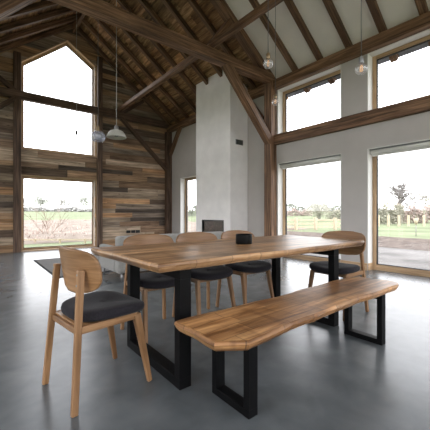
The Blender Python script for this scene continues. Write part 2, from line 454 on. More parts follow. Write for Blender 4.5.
# ------------------------------------------------------------------ exposed timber frame
tn = [0]
def trim(mb, mat, label=None, bevel=.008):
    tn[0] += 1
    return struct(mb.build('trim_%d' % tn[0], mat, bevel=bevel), label)
def rafter(y, side, w, drop=0, mat='rafter', xe=3.70, lab=None):
    a = Vector((RX, y, zu(RX)+.075-drop/2+.004)); b = Vector((RX+side*xe, y, zu(RX)-SL*xe+.075-drop/2+.004))
    k = R.uniform(.8, 1.2)
    m = MB(); m.bar(a, b, w, .118+drop, (0, 0, 1), (k, k, k)); trim(m, M[mat], lab)
ys = []
y = 4.155
while y > YN: ys.append(y); y -= .61
far = [5.42+.605*i for i in range(7)]+[9.56]
for side in (1, -1):
    for y in ys+far: rafter(y, side, .115 if y < 4.5 else .10)
    rafter(4.82, side, .2, .07, 'beam', 3.3, 'principal rafter of the roof truss')
m = MB(); m.box(RX-.04, RX+.04, YN, YG+.02, zu(RX)-.10, zu(RX)+.10); trim(m, M['beam'], 'ridge beam')
# wall plates
for x0, x1 in ((XW-.13, XW+.05), (XL-.05, XL+.13)):
    m = MB(); m.box(x0, x1, YN, YG, 3.92, 4.125); trim(m, M['beam'], 'eaves beam along the top of the window wall' if x0 > 0 else None)
# mid rails
m = MB(); m.box(XW-.09, XW+.04, YN, YT0, 2.63, 2.86); trim(m, M['beam'], 'mid height oak rail between the lower and upper windows')
# posts
for x0, x1 in ((XW-.19, XW+.02), (XL-.02, XL+.19)):
    m = MB(); m.box(x0, x1, YT0, YT1+.02, 0, 4.1); trim(m, M['beam'], 'oak post under the roof truss by the windows' if x0 > 0 else None)
for x0, x1 in ((XW-.2, XW-.0), (XL+.0, XL+.2)):
    m = MB(); m.box(x0, x1, YG-.15, YG+.03, 0, 3.93); trim(m, M['post'], 'corner post between plank wall and plaster wall' if x0 > 0 else None)
# tie beams
m = MB(); m.box(XL, XW, YT0, YT1, 4.08, 4.285); trim(m, M['beam'], 'big tie beam of the roof truss', .012)
m = MB(); m.box(XL, XW, YG-.12, YG+.03, 4.07, 4.28); trim(m, M['post'], 'tie beam crossing the gable window')
# braces in truss plane
for s in (1, -1):
    X = lambda x: x if s > 0 else 2*2.42-x
    yc = (YT0+YT1)/2
    m = MB(); m.bar((X(4.10), yc, 4.15), (X(5.50), yc, 2.66), .15, .19, (0, 1, 0)); trim(m, M['beam'], 'diagonal brace from post to tie beam' if s > 0 else 'diagonal brace at the left end of the tie beam')
    m = MB(); m.bar((X(3.62), yc, 4.22), (X(4.30), yc, 5.12), .14, .17, (0, 1, 0)); trim(m, M['beam'], 'raking strut above the tie beam' if s > 0 else None)
    X2 = lambda x: x if s > 0 else 2*RX-x
    m = MB(); m.bar((X2(3.78), YG-.05, 4.1), (X2(5.46), YG-.05, 2.56), .10, .15, (0, 1, 0)); trim(m, M['post'], 'gable brace on the plank wall' if s > 0 else None)
    m = MB(); m.bar((X2(3.80), YG-.05, 4.26), (X2(4.52), YG-.05, 4.80), .10, .14, (0, 1, 0)); trim(m, M['post'])
# longitudinal beam resting on the tie beam
m = MB(); m.box(3.64, 3.75, 1.2, YG, 4.29, 4.40); trim(m, M['beam'], 'slim beam running along the roof above the tie beam')
# eaves braces on window wall
for (ya, yb_) in ((9.52, 8.85), (4.95, 5.62)):
    m = MB(); m.bar((XW-.06, ya, 3.12), (XW-.06, yb_, 3.98), .10, .12, (1, 0, 0)); trim(m, M['beam'])
# gable window posts
m = MB(); m.box(.86, GX0, YG-.09, YG+.03, 0, 5.3); trim(m, M['post'], 'dark post left of the gable window')
m = MB(); m.box(3.02, 3.17, YG-.09, YG+.03, 0, 5.85); trim(m, M['post'], 'dark post right of the gable window')

# ------------------------------------------------------------------ gable windows
def poly_frame(mb, outer, inner, y0, y1):
    n = len(outer)
    for i in range(n):
        j = (i+1) % n
        P = [(outer[i][0], y0, outer[i][1]), (inner[i][0], y0, inner[i][1]), (inner[i][0], y1, inner[i][1]), (outer[i][0], y1, outer[i][1]),
             (outer[j][0], y0, outer[j][1]), (inner[j][0], y0, inner[j][1]), (inner[j][0], y1, inner[j][1]), (outer[j][0], y1, outer[j][1])]
        mb.hexa(P)
def inset(poly, d):
    n = len(poly); out = []
    for i in range(n):
        p0, p, p1 = Vector(poly[i-1]), Vector(poly[i]), Vector(poly[(i+1) % n])
        e0 = (p-p0).normalized(); e1 = (p1-p).normalized()
        n0 = Vector((-e0.y, e0.x)); n1 = Vector((-e1.y, e1.x))
        b = (n0+n1); b = b/(b.dot(n0))
        out.append(tuple(p+b*d))
    return out
def gable_window(k, poly, label):
    root = bpy.data.objects.new('window_%d' % k, None); COL.objects.link(root); struct(root, label)
    m = MB(); poly_frame(m, poly, inset(poly, .028), YG-.005, YG+.20); m.build('window_lining', M['frame'], root, .003)
    p2 = inset(poly, .028); m = MB(); poly_frame(m, p2, inset(p2, .05), YG+.15, YG+.23); m.build('window_frame', M['frame'], root, .004)
    p3 = inset(p2, .05); m = MB(); poly_frame(m, p3, inset(p3, .012), YG+.165, YG+.2); m.build('gasket', M['gasket'], root)
    q = inset(p3, .002); m = MB()
    A = [(x, YG+.18, z) for x, z in q]; m.face(A); m.build('window_pane', M['glass'], root)
lower = [(GX0, 0.0), (3.02, 0.0), (3.02, GZ[1]), (GX0, GZ[1])]
upper = [(GX0, GZ[2]), (3.02, GZ[2]), (3.02, 5.55), (GPX, GZ[4]), (GX0, GZ[3])]
gable_window(1, lower, 'lower gable window')
gable_window(2, upper, 'tall pointed gable window')

# ------------------------------------------------------------------ windows in long walls
def long_window(k, xf, sgn, y0, y1, z0, z1, label, sill):
    """xf inner wall face, sgn +1 outwards +x"""
    root = bpy.data.objects.new('window_%d' % k, None); COL.objects.link(root); struct(root, label)
    X = lambda d: xf+sgn*d
    def bx(mb, d0, d1, *r): mb.box(min(X(d0), X(d1)), max(X(d0), X(d1)), *r)
    m = MB(); e = .012
    bx(m, .0, .17, y0, y0+e, z0, z1); bx(m, .0, .17, y1-e, y1, z0, z1); bx(m, .0, .17, y0+e, y1-e, z1-e, z1)
    m.build('reveal', M['white'], root)
    a0, a1, b0, b1 = y0+e, y1-e, z0, z1-e
    w = .065
    m = MB(); bx(m, .17, .25, a0, a0+w, b0, b1); bx(m, .17, .25, a1-w, a1, b0, b1); bx(m, .17, .25, a0+w, a1-w, b1-w, b1); bx(m, .17, .25, a0+w, a1-w, b0, b0+(.10 if sill else w))
    m.build('window_frame', M['frame'], root, .004)
    g0 = b0+(.10 if sill else w); m = MB(); g = .014
    bx(m, .19, .23, a0+w, a0+w+g, g0, b1-w); bx(m, .19, .23, a1-w-g, a1-w, g0, b1-w); bx(m, .19, .23, a0+w+g, a1-w-g, b1-w-g, b1-w); bx(m, .19, .23, a0+w+g, a1-w-g, g0, g0+g)
    m.build('gasket', M['gasket'], root)
    m = MB(); m.face([(X(.21), a0+w+.003, g0+.003), (X(.21), a1-w-.003, g0+.003), (X(.21), a1-w-.003, b1-w-.003), (X(.21), a0+w+.003, b1-w-.003)])
    m.build('window_pane', M['glass'], root)
k = 3
labs = {3: 'tall window beside the oak post', 4: 'tall window at the right edge', 6: 'upper window beside the oak post', 7: 'upper window at the right edge'}
for (y0, y1, z0, z1) in HR[:6]:
    long_window(k, XW, 1, y0, y1, z0, z1, labs.get(k), z0 < 1); k += 1
long_window(k, XW, 1, *HR[6], 'narrow window half hidden by the chimney', True); k += 1
for (y0, y1, z0, z1) in HL:  # added left wall windows, out of view, for extra light
    long_window(k, XL, -1, y0, y1, z0, z1, None, z0 < 1); k += 1
root = bpy.data.objects.new('window_%d' % k, None); COL.objects.link(root); struct(root)  # glazing added to the unseen front gable to light the room
for z0, z1, xa, xb in ((.02, 2.5, -.35, 5.05), (2.7, 4.15, -.35, 5.05), (4.15, 4.9, .35, 4.35)):
    m = MB()
    for i in range(5):
        x0 = xa+(xb-xa-.06)*i/4; m.box(x0, x0+.06, YN-.2, YN-.12, z0, z1)
    m.box(xa, xb, YN-.195, YN-.125, z0, z0+.06); m.box(xa, xb, YN-.195, YN-.125, z1-.06, z1)
    m.build('window_frame', M['frame'], root)
    m = MB(); m.face([(xa+.02, YN-.16, z0+.02), (xb-.02, YN-.16, z0+.02), (xb-.02, YN-.16, z1-.02), (xa+.02, YN-.16, z1-.02)]); m.build('window_pane', M['glass'], root)

# baseboards
m = MB()
for a, b in ((W1[0]-.5, W1[0]), (W1[1], YT0), (W0[1], W2[0]), (YT1+.02, 5.66)): m.box(XW-.02, XW, a, b, 0, .13)
for yy in (W2[1], W1[0]-.016): m.box(XW, XW+.17, yy-.018 if yy == W2[1] else yy+.0, yy if yy == W2[1] else yy+.016, 0, .13)
struct(m.build('baseboard_right', M['frame'], bevel=.004), 'oak skirting board')

# roller blinds
for (ya, yb_, lab) in ((W1[0], W1[1], 'slim rolled up white blind at the top of the window beside the oak post'), (W2[0], W2[1], 'slim rolled up white blind at the top of the right edge window')):
    t = thing('roller_blind', lab, 'blind', (XW+.085, (ya+yb_)/2, 2.14), group='rolled up window blinds')
    L2 = (yb_-ya)/2-.02
    m = MB(); m.tube([(0, -L2, -.004), (0, L2, -.004)], .038, 14); m.build('fabric_roll', M['blind'], t)
    m = MB(); m.box(-.05, .05, -L2, L2, .034, .046); m.build('head_rail', M['steel'], t)
    m = MB(); m.box(.028, .04, -L2+.01, L2-.01, -.075, -.035); m.build('bottom_bar', M['blind'], t, .003)

# ------------------------------------------------------------------ chimney breast + stove
CX, CY0, CY1 = 5.0, 5.68, 7.15
FY0, FY1, FZ0, FZ1 = 5.93, 6.86, .50, .86
m = MB()
m.box(CX, XW, CY0, FY0, 0, 4.55); m.box(CX, XW, FY1, CY1, 0, 4.55); m.box(CX, XW, FY0, FY1, 0, FZ0); m.box(CX, XW, FY0, FY1, FZ1, 4.55); m.box(CX+.42, XW, FY0, FY1, FZ0, FZ1)
zt = lambda x: zb(x)+.02
P = [(CX, CY0, 4.55), (XW, CY0, 4.55), (XW, CY0, 4.56), (CX, CY0, zt(CX)), (CX, CY1, 4.55), (XW, CY1, 4.55), (XW, CY1, 4.56), (CX, CY1, zt(CX))]
m.hexa(P)
tag(m.build('chimney_breast', M['chim']), 'tall pale plastered chimney breast rising into the dark roof', 'chimney')
t = thing('fireplace', 'black framed glass fireplace set into the chimney breast', 'fireplace', (CX, (FY0+FY1)/2, FZ0))
hw = (FY1-FY0)/2-.002; hh = FZ1-FZ0-.003
m = MB(); f = .03
m.box(-.012, .05, -hw, -hw+f, .003, hh); m.box(-.012, .05, hw-f, hw, .003, hh); m.box(-.012, .05, -hw+f, hw-f, hh-f, hh); m.box(-.012, .05, -hw+f, hw-f, .003, .003+f)
m.build('frame', M['stove'], t, .003)
m = MB(); m.box(.40, .415, -hw, hw-.42, .003, hh); m.build('back_reflection', M['firereflect'], t)  # olive part of the painted glass reflection; its dark part follows
m = MB(); m.box(.05, .40, hw-.012, hw, .003, hh); m.box(.05, .40, -hw, -hw+.012, .003, hh); m.box(.05, .4, -hw+.012, hw-.012, .003, .015); m.box(.05, .4, -hw+.012, hw-.012, hh-.012, hh); m.box(.40, .415, hw-.42, hw, .003, hh)
m.build('firebox', M['stove'], t)
m = MB(); m.face([(.02, -hw+f, .033), (.02, hw-f, .033), (.02, hw-f, hh-f), (.02, -hw+f, hh-f)]); m.build('door_glass', M['stoveglass'], t)
# vent grille
t = thing('wall_vent', 'small dark slatted vent high on the side of the chimney breast', 'vent', (5.3, CY0, 2.83))
m = MB(); m.box(-.125, .125, -.014, -.001, -.065, .065); vf = m.build('frame', M['steel'], t, .003)
for i in range(4):
    m = MB(); m.box(-.105, .105, -.022, -.014, -.048+i*.027, -.036+i*.027); m.build('slat', M['gasket'], vf)
# sockets
for i, lab in enumerate(('black socket plate on the plank wall above the sofa, left of three', 'black socket plate on the plank wall above the sofa, middle of three', 'black socket plate on the plank wall above the sofa, right of three')):
    t = thing('wall_socket', lab, 'socket', (4.04+i*.165, YG+.015, .43), group='black sockets on the plank wall')
    m = MB(); m.box(-.07, .07, -.018, .0, -.045, .045); pl = m.build('plate', M['stove'], t, .004)
    m = MB(); m.box(-.045, -.02, -.024, -.018, .008, .026); m.build('switch', M['gasket'], pl)

# ------------------------------------------------------------------ chair
def se(a, p): return math.copysign(abs(a)**p, a)
def make_chair():
    t = thing('dining_chair', 'oak dining chair at the left end of the table, its curved back towards us', 'chair', (0, 0, 0), 0, 'oak dining chairs around the table')
    # cushion
    def outline(sc_, z, n=40):
        L = []
        for j in range(n):
            a = 2*math.pi*j/n
            x = se(math.cos(a), .62)*.225; y = se(math.sin(a), .62)*.232
            y *= 1+.35*(x-.02) if x < .1 else 1.028
            L.append((x*sc_*.955+.030, y*sc_, z+.012*(abs(y)/.23)**2*sc_ - .01*max(0, x/.225)**3))
        return L
    m = MB(); m.rings([outline(.80, .432), outline(.93, .434), outline(.985, .446), outline(1.0, .462), outline(.975, .480), outline(.90, .490), outline(.7, .492), outline(.4, .489), outline(.1, .487)])
    m.build('seat', M['fabric'], t)['label'] = 'charcoal fabric seat cushion'
    m = MB(); m.box(-.185, .16, -.19, .19, .424, .434); m.build('seat_base', M['oak'], t)
    # legs
    for s in (1, -1):
        m = MB(); m.bar((-.228, s*.215, 0), (-.176, s*.168, .728), .026, .034, (1, 0, 0), w1=.030, t1=.036)
        # swelling at the seat
        rl = m.build('rear_leg', M['oak'], t, .006, 3)
        for zz, xx in ((.705, -.1955), (.65, -.1995)):
            yy = s*(.168+(.735-zz)*.064)
            m2 = MB(); m2.tube([(xx+.012, yy, zz), (xx-.0035, yy, zz)], .0055, 10); m2.build('screw', M['steel'], rl)
        m = MB(); m.bar((.228, s*.212, 0), (.150, s*.186, .425), .026, .028, (1, 0, 0), w1=.034, t1=.048); m.build('front_leg', M['oak'], t, .006, 3)
        m = MB(); m.bar((-.19, s*.186, .416), (.15, s*.188, .418), .022, .040, (0, 0, 1)); m.build('side_rail', M['oak'], t, .004)
    m = MB(); m.bar((.142, -.185, .418), (.142, .185, .418), .022, .036); m.build('front_rail', M['oak'], t, .004)
    m = MB(); m.bar((-.19, -.18, .405), (-.19, .18, .405), .022, .034); m.build('rear_rail', M['oak'], t, .004)
    # backrest
    NR, NC = 18, 28; Rr = .48; hz = .128; zc = .712; hl = .270
    def pt(i, j, th):
        tt = -0.995+1.99*i/NR
        p = 3.4 if tt > 0 else 2.6
        Lh = (1-abs(tt)**p)**(1/p)*hl
        sa = (-1+2*j/NC)*Lh
        ph = sa/Rr; r = Rr-th
        z = zc+tt*hz
        x = -.182+(Rr-r*math.cos(ph))-(z-zc)*.16
        return (x, r*math.sin(ph), z), (sa, tt*hz)
    m = MB(); base = len(m.v); G = [[[0]*(NC+1) for _ in range(NR+1)] for _ in range(2)]
    UV = {}
    for q, th in enumerate((0, .013)):
        for i in range(NR+1):
            for j in range(NC+1):
                p, u = pt(i, j, th); G[q][i][j] = len(m.v); UV[len(m.v)] = u; m.v.append(p)
    def quad(a, b, c, d): m.iface([a, b, c, d], [UV[k] for k in (a, b, c, d)], (1, 1, 1), True)
    for i in range(NR):
        for j in range(NC):
            quad(G[0][i][j], G[0][i][j+1], G[0][i+1][j+1], G[0][i+1][j]); quad(G[1][i][j], G[1][i+1][j], G[1][i+1][j+1], G[1][i][j+1])
    for i in range(NR):
        quad(G[0][i][0], G[0][i+1][0], G[1][i+1][0], G[1][i][0]); quad(G[0][i][NC], G[1][i][NC], G[1][i+1][NC], G[0][i+1][NC])
    for j in range(NC):
        quad(G[0][0][j], G[1][0][j], G[1][0][j+1], G[0][0][j+1]); quad(G[0][NR][j], G[0][NR][j+1], G[1][NR][j+1], G[1][NR][j])
    b = m.build('backrest', M['oak'], t)
    return t
ch = make_chair()
ch.location = (.604, 1.905, 0); ch.rotation_euler = (0, 0, math.radians(8))
G_ = 'oak dining chairs around the table'
hd = math.radians(-90)
dup(ch, (1.265, 2.42, 0), hd+math.radians(1), 'oak dining chair on the far side of the table, leftmost of the three', G_)
dup(ch, (1.785, 2.41, 0), hd+math.radians(-1), 'oak dining chair on the far side of the table, middle of the three', G_)
dup(ch, (2.335, 2.40, 0), hd, 'oak dining chair on the far side of the table, just behind the black bowl', G_)
dup(ch, (3.015, 1.73, 0), math.radians(180), 'oak dining chair at the right end of the table, nearest the windows', G_)

# ------------------------------------------------------------------ table
def slab(x0, x1, y0, y1, zt, th, near, farf, ends, und=.03, skew=0):
    """closed outline, counterclockwise from the near left corner"""
    N = 60; pts = []
    for i in range(N+1):
        u = i/N; pts.append((x0+skew+(x1-x0-skew)*u, y0+near(u)))
    K = 16
    for i in range(1, K):
        u = i/K; ya, yb2 = y0+near(1), y1+farf(1); pts.append((x1+ends(u), ya+(yb2-ya)*u))
    for i in range(N, -1, -1):
        u = i/N; pts.append((x0+(x1-x0)*u, y1+farf(u)))
    for i in range(K-1, 0, -1):
        u = i/K; ya, yb2 = y0+near(0), y1+farf(0); pts.append((x0+skew*(1-u)-.004*math.sin(u*9), ya+(yb2-ya)*u))
    n = len(pts)
    def loop(d, z, rough=0, side=True):
        q = inset(pts, d) if d else pts
        out = []
        for i, (x, y) in enumerate(q):
            w = R.uniform(-rough, rough)
            out.append((x, y+w if i <= N or N+K <= i <= 2*N+K else y, z+R.uniform(-rough, rough)*.3))
        return out
    return [loop(und, zt-th), loop(und*.55, zt-th+.006, .002), loop(.002, zt-th*.55, .003), loop(-.004, zt-th*.3, .002), loop(0, zt-.006, .001), loop(.006, zt)]
t = thing('dining_table', 'long dining table with a thick live edge oak top on black steel legs', 'table', (1.9, 1.95, 0))
nearf = lambda u: .010*math.sin(u*9)+.008*math.sin(u*23+1)+(.03*max(0, u-.96)/.04 if u > .96 else 0)
farf = lambda u: .014*math.sin(u*8+2)+.006*math.sin(u*27)
L_ = slab(.735-1.9, 3.11-1.9, 1.455-1.95, 2.475-1.95, .76, .056, nearf, farf, lambda u: .025*math.sin(u*7), skew=.04)
m = MB(); m.rings(L_, smooth=False); m.build('tabletop', M['table'], t)
def uleg(parent, x0, x1, y0, y1, zt, ty):
    m = MB(); m.box(x0, x1, y0, y0+ty, ty, zt-ty); m.box(x0, x1, y1-ty, y1, ty, zt-ty)
    m.box(x0, x1, y0, y1, 0, ty); m.box(x0, x1, y0, y1, zt-ty, zt)
    m.build('leg', M['black'], parent, .002)['label'] = 'black steel loop leg'
uleg(t, .947-1.9, 1.027-1.9, 1.52-1.95, 2.29-1.95, .704, .06)
uleg(t, 2.575-1.9, 2.655-1.9, 1.50-1.95, 2.24-1.95, .704, .06)
# bench
t = thing('bench', 'low live edge oak bench on black steel legs in front of the table', 'bench', (1.79, 1.19, 0))
nb = lambda u: (.055-.098*u/.065 if u < .065 else -.043+.045*min(1, (u-.065)/.25))+.006*math.sin(u*13)+.004*math.sin(u*31)+(.025*(u-.96)/.04 if u > .96 else 0)
fbn = lambda u: .010*math.sin(u*9+1)+.006*math.sin(u*25)-(.03*(u-.95)/.05 if u > .95 else 0)
L_ = slab(.86-1.79, 2.81-1.79, 1.03-1.19, 1.42-1.19, .45, .056, nb, fbn, lambda u: .02*math.sin(u*6), .028)
m = MB(); m.rings(L_, smooth=False); m.build('seat', M['bench'], t)
uleg(t, 1.083-1.79, 1.147-1.79, 1.09-1.19, 1.40-1.19-.01, .394, .04)
uleg(t, 2.50-1.79, 2.565-1.79, 1.055-1.19, 1.365-1.19, .394, .04)
# bowl
m = MB(); m.lathe([(0, 0), (.066, 0), (.072, .004), (.073, .03), (.073, .082), (.070, .088), (.066, .086), (.064, .07), (.060, .02), (0, .016)], n=36)
o = m.build('bowl', M['ceramic']); o.location = (1.895, 1.97, .760); tag(o, 'small round matt black bowl standing on the dining table', 'bowl')

# ------------------------------------------------------------------ sofa
t = thing('sofa', 'light grey upholstered sofa seen from behind, beyond the dining table', 'sofa', (2.76, 4.9, 0))
def cush(mb, x0, x1, y0, y1, z0, z1): mb.box(x0, x1, y0, y1, z0, z1)
m = MB(); cush(m, -1.05, 1.05, -.45, -.27, .12, .685); m.build('back', M['sofa'], t, .045, 4)
m = MB(); cush(m, -.93, .93, -.268, .44, .12, .30); m.build('base', M['sofa'], t, .03, 3)
for s in (1, -1):
    m = MB(); cush(m, min(s*.935, s*1.05), max(s*.935, s*1.05), -.268, .46, .12, .51); m.build('arm', M['sofa'], t, .04, 4)
for i in range(2):
    m = MB(); cush(m, -.925+i*.93, -.005+i*.93, -.10, .45, .302, .45); m.build('seat_cushion', M['sofa'], t, .04, 4)
    m = MB(); cush(m, -.92+i*.93, -.01+i*.93, -.265, -.105, .44, .67); m.build('back_cushion', M['sofa'], t, .05, 4)
for sx in (-1, 1):
    for yy in (-.40, .40):
        m = MB(); m.tube([(sx*.98, yy, 0), (sx*.98, yy, .125)], [.014, .02], 10); m.build('leg', M['steel'], t)
# rug
t = thing('rug', 'flat dark grey rug lying in front of the gable window', 'rug', (2.55, 6.55, 0))
m = MB(); m.box(-1.465, 1.465, -1.115, 1.155, .001, .010); m.build('pile', M['rug'], t)
m = MB()
m.box(-1.49, -1.465, -1.14, 1.18, .0008, .011); m.box(1.465, 1.49, -1.14, 1.18, .0008, .011); m.box(-1.465, 1.465, -1.14, -1.115, .0008, .011); m.box(-1.465, 1.465, 1.155, 1.18, .0008, .011)
m.build('border', M['rugedge'], t)

# ------------------------------------------------------------------ pendant lamps
def cord(t, x, y, z, r=.0035, mat='cord', h0=.0):
    top = min(zb(x)-.06 if y < 4.8 else zb(x)+.003, 9)
    if abs(x-RX) < .05: top = zu(RX)-.1
    m = MB(); m.tube([(0, 0, h0), (0, 0, top-z)], r, 6); m.build('cord', M[mat], t)
def bulb_lamp(x, y, z, rad, label, cap='brass', group='bare bulb pendants'):
    t = thing('pendant_bulb', label, 'pendant lamp', (x, y, z), group=group)
    pr = [(rad*math.sin(a), -rad*math.cos(a)) for a in [i*math.pi/16 for i in range(0, 13)]]
    pr += [(rad*.42, rad*.92), (rad*.36, rad*1.1)]
    m = MB(); m.lathe(pr, n=24); gb = m.build('bulb', M['bulb'], t)
    m = MB()
    for i in range(4):
        a = i*math.pi/2
        m.tube([(.004*math.cos(a), .004*math.sin(a), rad*.75), (.011*math.cos(a), .011*math.sin(a), rad*.3), (.011*math.cos(a), .011*math.sin(a), -rad*.35), (.003*math.cos(a), .003*math.sin(a), -rad*.45)], .0025, 5)
    m.build('filament', M['filament'], gb)
    m = MB(); m.lathe([(0, rad*1.0), (rad*.40, rad*1.0), (rad*.44, rad*1.15), (rad*.44, rad*2.0), (rad*.36, rad*2.1), (rad*.12, rad*2.15), (rad*.08, rad*2.5), (0, rad*2.5)], n=20); m.build('socket', M[cap], t)
    cord(t, x, y, z, h0=rad*2.45)
fm, fnt, fb_ = new_mat('warm_filament'); fb_.inputs['Base Color'].default_value = (.8, .42, .16, 1)
fb_.inputs['Emission Color'].default_value = (1, .55, .22, 1); fb_.inputs['Emission Strength'].default_value = .5
M['filament'] = fm
bulb_lamp(2.35, 2.09, 2.545, .0485, 'clear bulb on a brass socket hanging highest, left of the other two')
bulb_lamp(3.18, 2.70, 2.52, .046, 'clear bulb hanging in front of the oak post')
bulb_lamp(2.63, 1.28, 2.275, .0475, 'clear bulb on a grey socket hanging before the pier between the upper windows', 'steel')
# white enamel shade
t = thing('pendant_lamp', 'white enamel dome pendant lamp hanging on a long pale cord', 'pendant lamp', (1.96, 5.2, 2.34))
m = MB(); m.lathe([(.176, .0), (.184, .004), (.184, .012), (.168, .045), (.145, .085), (.115, .112), (.07, .128), (.036, .134), (.034, .138), (.0, .138)], n=32)
m.lathe([(.172, .002), (.160, .043), (.138, .080), (.11, .104), (.066, .120), (0, .126)], n=32); m.build('shade', M['enamel'], t).scale = (.9, .9, 1)
m = MB(); m.lathe([(.036, .134), (.036, .185), (.028, .20), (.012, .215), (0, .216)], n=20); m.build('cap', M['steel'], t)
m = MB(); m.lathe([(0, .008), (.03, .016), (.036, .035), (.025, .07), (.012, .1)], n=16); m.build('bulb', M['bulb'], t)
cord(t, 1.96, 5.2, 2.34, .0045, 'palecord', .21)
# blue glass
t = thing('glass_pendant', 'round blue tinted glass pendant lamp hanging beside the white shade', 'pendant lamp', (1.70, 5.36, 2.27))
m = MB(); m.lathe([(.085, 0), (.108, .02), (.122, .06), (.12, .10), (.10, .14), (.065, .165), (.03, .178), (.016, .182)], n=32); m.build('shade', M['blueglass'], t)
m = MB(); m.lathe([(0, .165), (.022, .168), (.026, .18), (.024, .25), (.012, .27), (0, .272)], n=16); m.build('socket', M['brass'], t)
m = MB(); m.lathe([(0, .05), (.025, .06), (.032, .085), (.02, .12), (.013, .165)], n=16); m.build('bulb', M['bulb'], t)
cord(t, 1.70, 5.36, 2.27, .004, 'cord', .27)
# small far bulb
t = thing('small_pendant', 'small bulb with a dark cap hanging on a thin cord before the gable window', 'pendant lamp', (1.62, 6.42, 2.55))
m = MB(); m.lathe([(0, -.045), (.02, -.04), (.03, -.02), (.03, .0), (.022, .025), (.013, .045)], n=16); m.build('bulb', M['bulb'], t)
m = MB(); m.lathe([(0, .035), (.02, .037), (.022, .05), (.022, .10), (.01, .115), (0, .116)], n=14); m.build('socket', M['darkcap'], t)
cord(t, 1.62, 6.42, 2.55, .003, 'palecord', .11)

# ------------------------------------------------------------------ outdoors
def gz(x, y):
    r = math.hypot(x, y); return -.13+max(0, r-26)*.0175
mb = MB(); rs = [0, 8, 14, 20, 26, 34, 45, 60, 80, 105, 135, 170]; NA = 72
for i in range(len(rs)-1):
    for j in range(NA):
        a0, a1 = 2*math.pi*j/NA, 2*math.pi*(j+1)/NA
        q = [(rs[i], a0), (rs[i+1], a0), (rs[i+1], a1), (rs[i], a1)]
        pts = [(r*math.cos(a), r*math.sin(a), gz(r*math.cos(a), r*math.sin(a))) for r, a in q]
        if i == 0: pts = [pts[0], pts[1], pts[2]]
        mb.face(pts)
struct(mb.build('lawn', M['lawn']), 'pale green meadow outside')
mb = MB(); mb.box(XW+.33, 10.3, -6, 9.0, -.128, -.05); struct(mb.build('patio', M['paving']), 'pale paving outside the right windows')
def patch(name, mat, x0, x1, y0, y1, lift, n, label, amp):
    mb = MB(); vs = [[None]*(n+1) for _ in range(n+1)]
    for i in range(n+1):
        for j in range(n+1):
            x = x0+(x1-x0)*i/n; y = y0+(y1-y0)*j/n
            e = 0 if i in (0, n) or j in (0, n) else 1
            vs[i][j] = len(mb.v); mb.v.append((x, y, gz(x, y)+lift+(R.uniform(0, amp) if e else -.02)))
    for i in range(n):
        for j in range(n): mb.iface([vs[i][j], vs[i+1][j], vs[i+1][j+1], vs[i][j+1]], [(0, 0)]*4, (1, 1, 1), True)
    struct(mb.build(name, M[mat]), label)
patch('soil_bed', 'soil', 10.3, 15.6, -8, 16, .03, 30, 'brown bark bed beyond the paving', .06)
patch('scrub_ground', 'scrub', -22, 20, 13.3, 40, .03, 40, 'brown rough ground beyond the gable window', .25)

def tree_mesh(mb, base, h, spread, rad, rng, depth=4, thin=.01, up=.35):
    def grow(p, d, ln, r, lv):
        n = 3; pts = [p]; q = p; dd = d
        for i in range(n):
            dd = (dd+Vector((rng.uniform(-.2, .2), rng.uniform(-.2, .2), rng.uniform(-.05, .2)))).normalized()
            q = q+dd*ln/n; pts.append(q)
        mb.tube(pts, [max(thin, r*(1-.13*i)) for i in range(n+1)], 4 if lv < depth else 5, cap=False)
        if lv == 0: return
        for _ in range(rng.choice((3, 3, 4))):
            t = rng.uniform(.35, 1.0); s = pts[min(n, int(t*n)+1)] if t < .99 else q
            az = rng.uniform(0, 2*math.pi)
            nd_ = (dd*.75+Vector((math.cos(az), math.sin(az), rng.uniform(-.1, up)))*spread).normalized()
            grow(s, nd_, ln*rng.uniform(.6, .82), r*.58, lv-1)
    grow(Vector(base), Vector((rng.uniform(-.08, .08), rng.uniform(-.08, .08), 1)).normalized(), h*.27, rad, depth)
def leaves(mb, c, rx, ry, rz, n, s, rng, flat=False):
    for _ in range(n):
        while True:
            a = Vector((rng.uniform(-1, 1), rng.uniform(-1, 1), rng.uniform(-1, 1)))
            if a.length < 1: break
        if not flat: a = a*(.6+.4*rng.random())
        p = Vector(c)+Vector((a.x*rx, a.y*ry, a.z*rz))
        if p.z < c[2]-rz*.95: continue
        u = Vector((rng.uniform(-1, 1), rng.uniform(-1, 1), rng.uniform(-1, 1))).normalized(); w = u.orthogonal().normalized()
        k = s*rng.uniform(.5, 1.3)
        mb.face([p-u*k, p+w*k*.6, p+u*k, p-w*k*.6])
CF = Vector((.6225, .7826, 0)); CR = Vector((.7826, -.6225, 0))
def at(u, d):   # a bearing measured from the house, turned into a place in the fields
    p = (CF+CR*((u-215)/306))*d; return p.x, p.y
def tree(u, d, h, spread, name, label, group, mat='bark', depth=4, rad=None, thin=.02, ivy=0, seed=1, leafmat='leafdark'):
    x, y = at(u, d); z = gz(x, y)-.05; rng = random.Random(seed)
    t = thing(name, label, 'tree', (x, y, z), group=group)
    mb = MB(); tree_mesh(mb, (0, 0, 0), h, spread, rad or h*.028, rng, depth, thin); mb.build('branches', M[mat], t)
    if ivy:
        mb = MB(); leaves(mb, (0, 0, h*.5), h*.40, h*.40, h*.38, ivy, h*.035, rng); mb.build('foliage', M[leafmat], t)
T1 = 'bare trees on the skyline behind the gable window'
tree(26, 135, 8.0, 1.2, 'bare_tree', 'small grey bare tree on the skyline at the left edge of the gable window', T1, 'farbark', 4, thin=.07, seed=3, ivy=160, leafmat='farbark')
tree(41, 131, 10.0, 1.0, 'bare_tree', 'rounded greenish tree on the skyline seen through the gable window', T1, 'farbark', 4, thin=.07, ivy=620, seed=4)
tree(57, 128, 8.6, 1.2, 'bare_tree', 'thin bare tree on the skyline right of the rounded greenish tree', T1, 'farbark', 4, thin=.07, seed=5, ivy=220, leafmat='farbark')
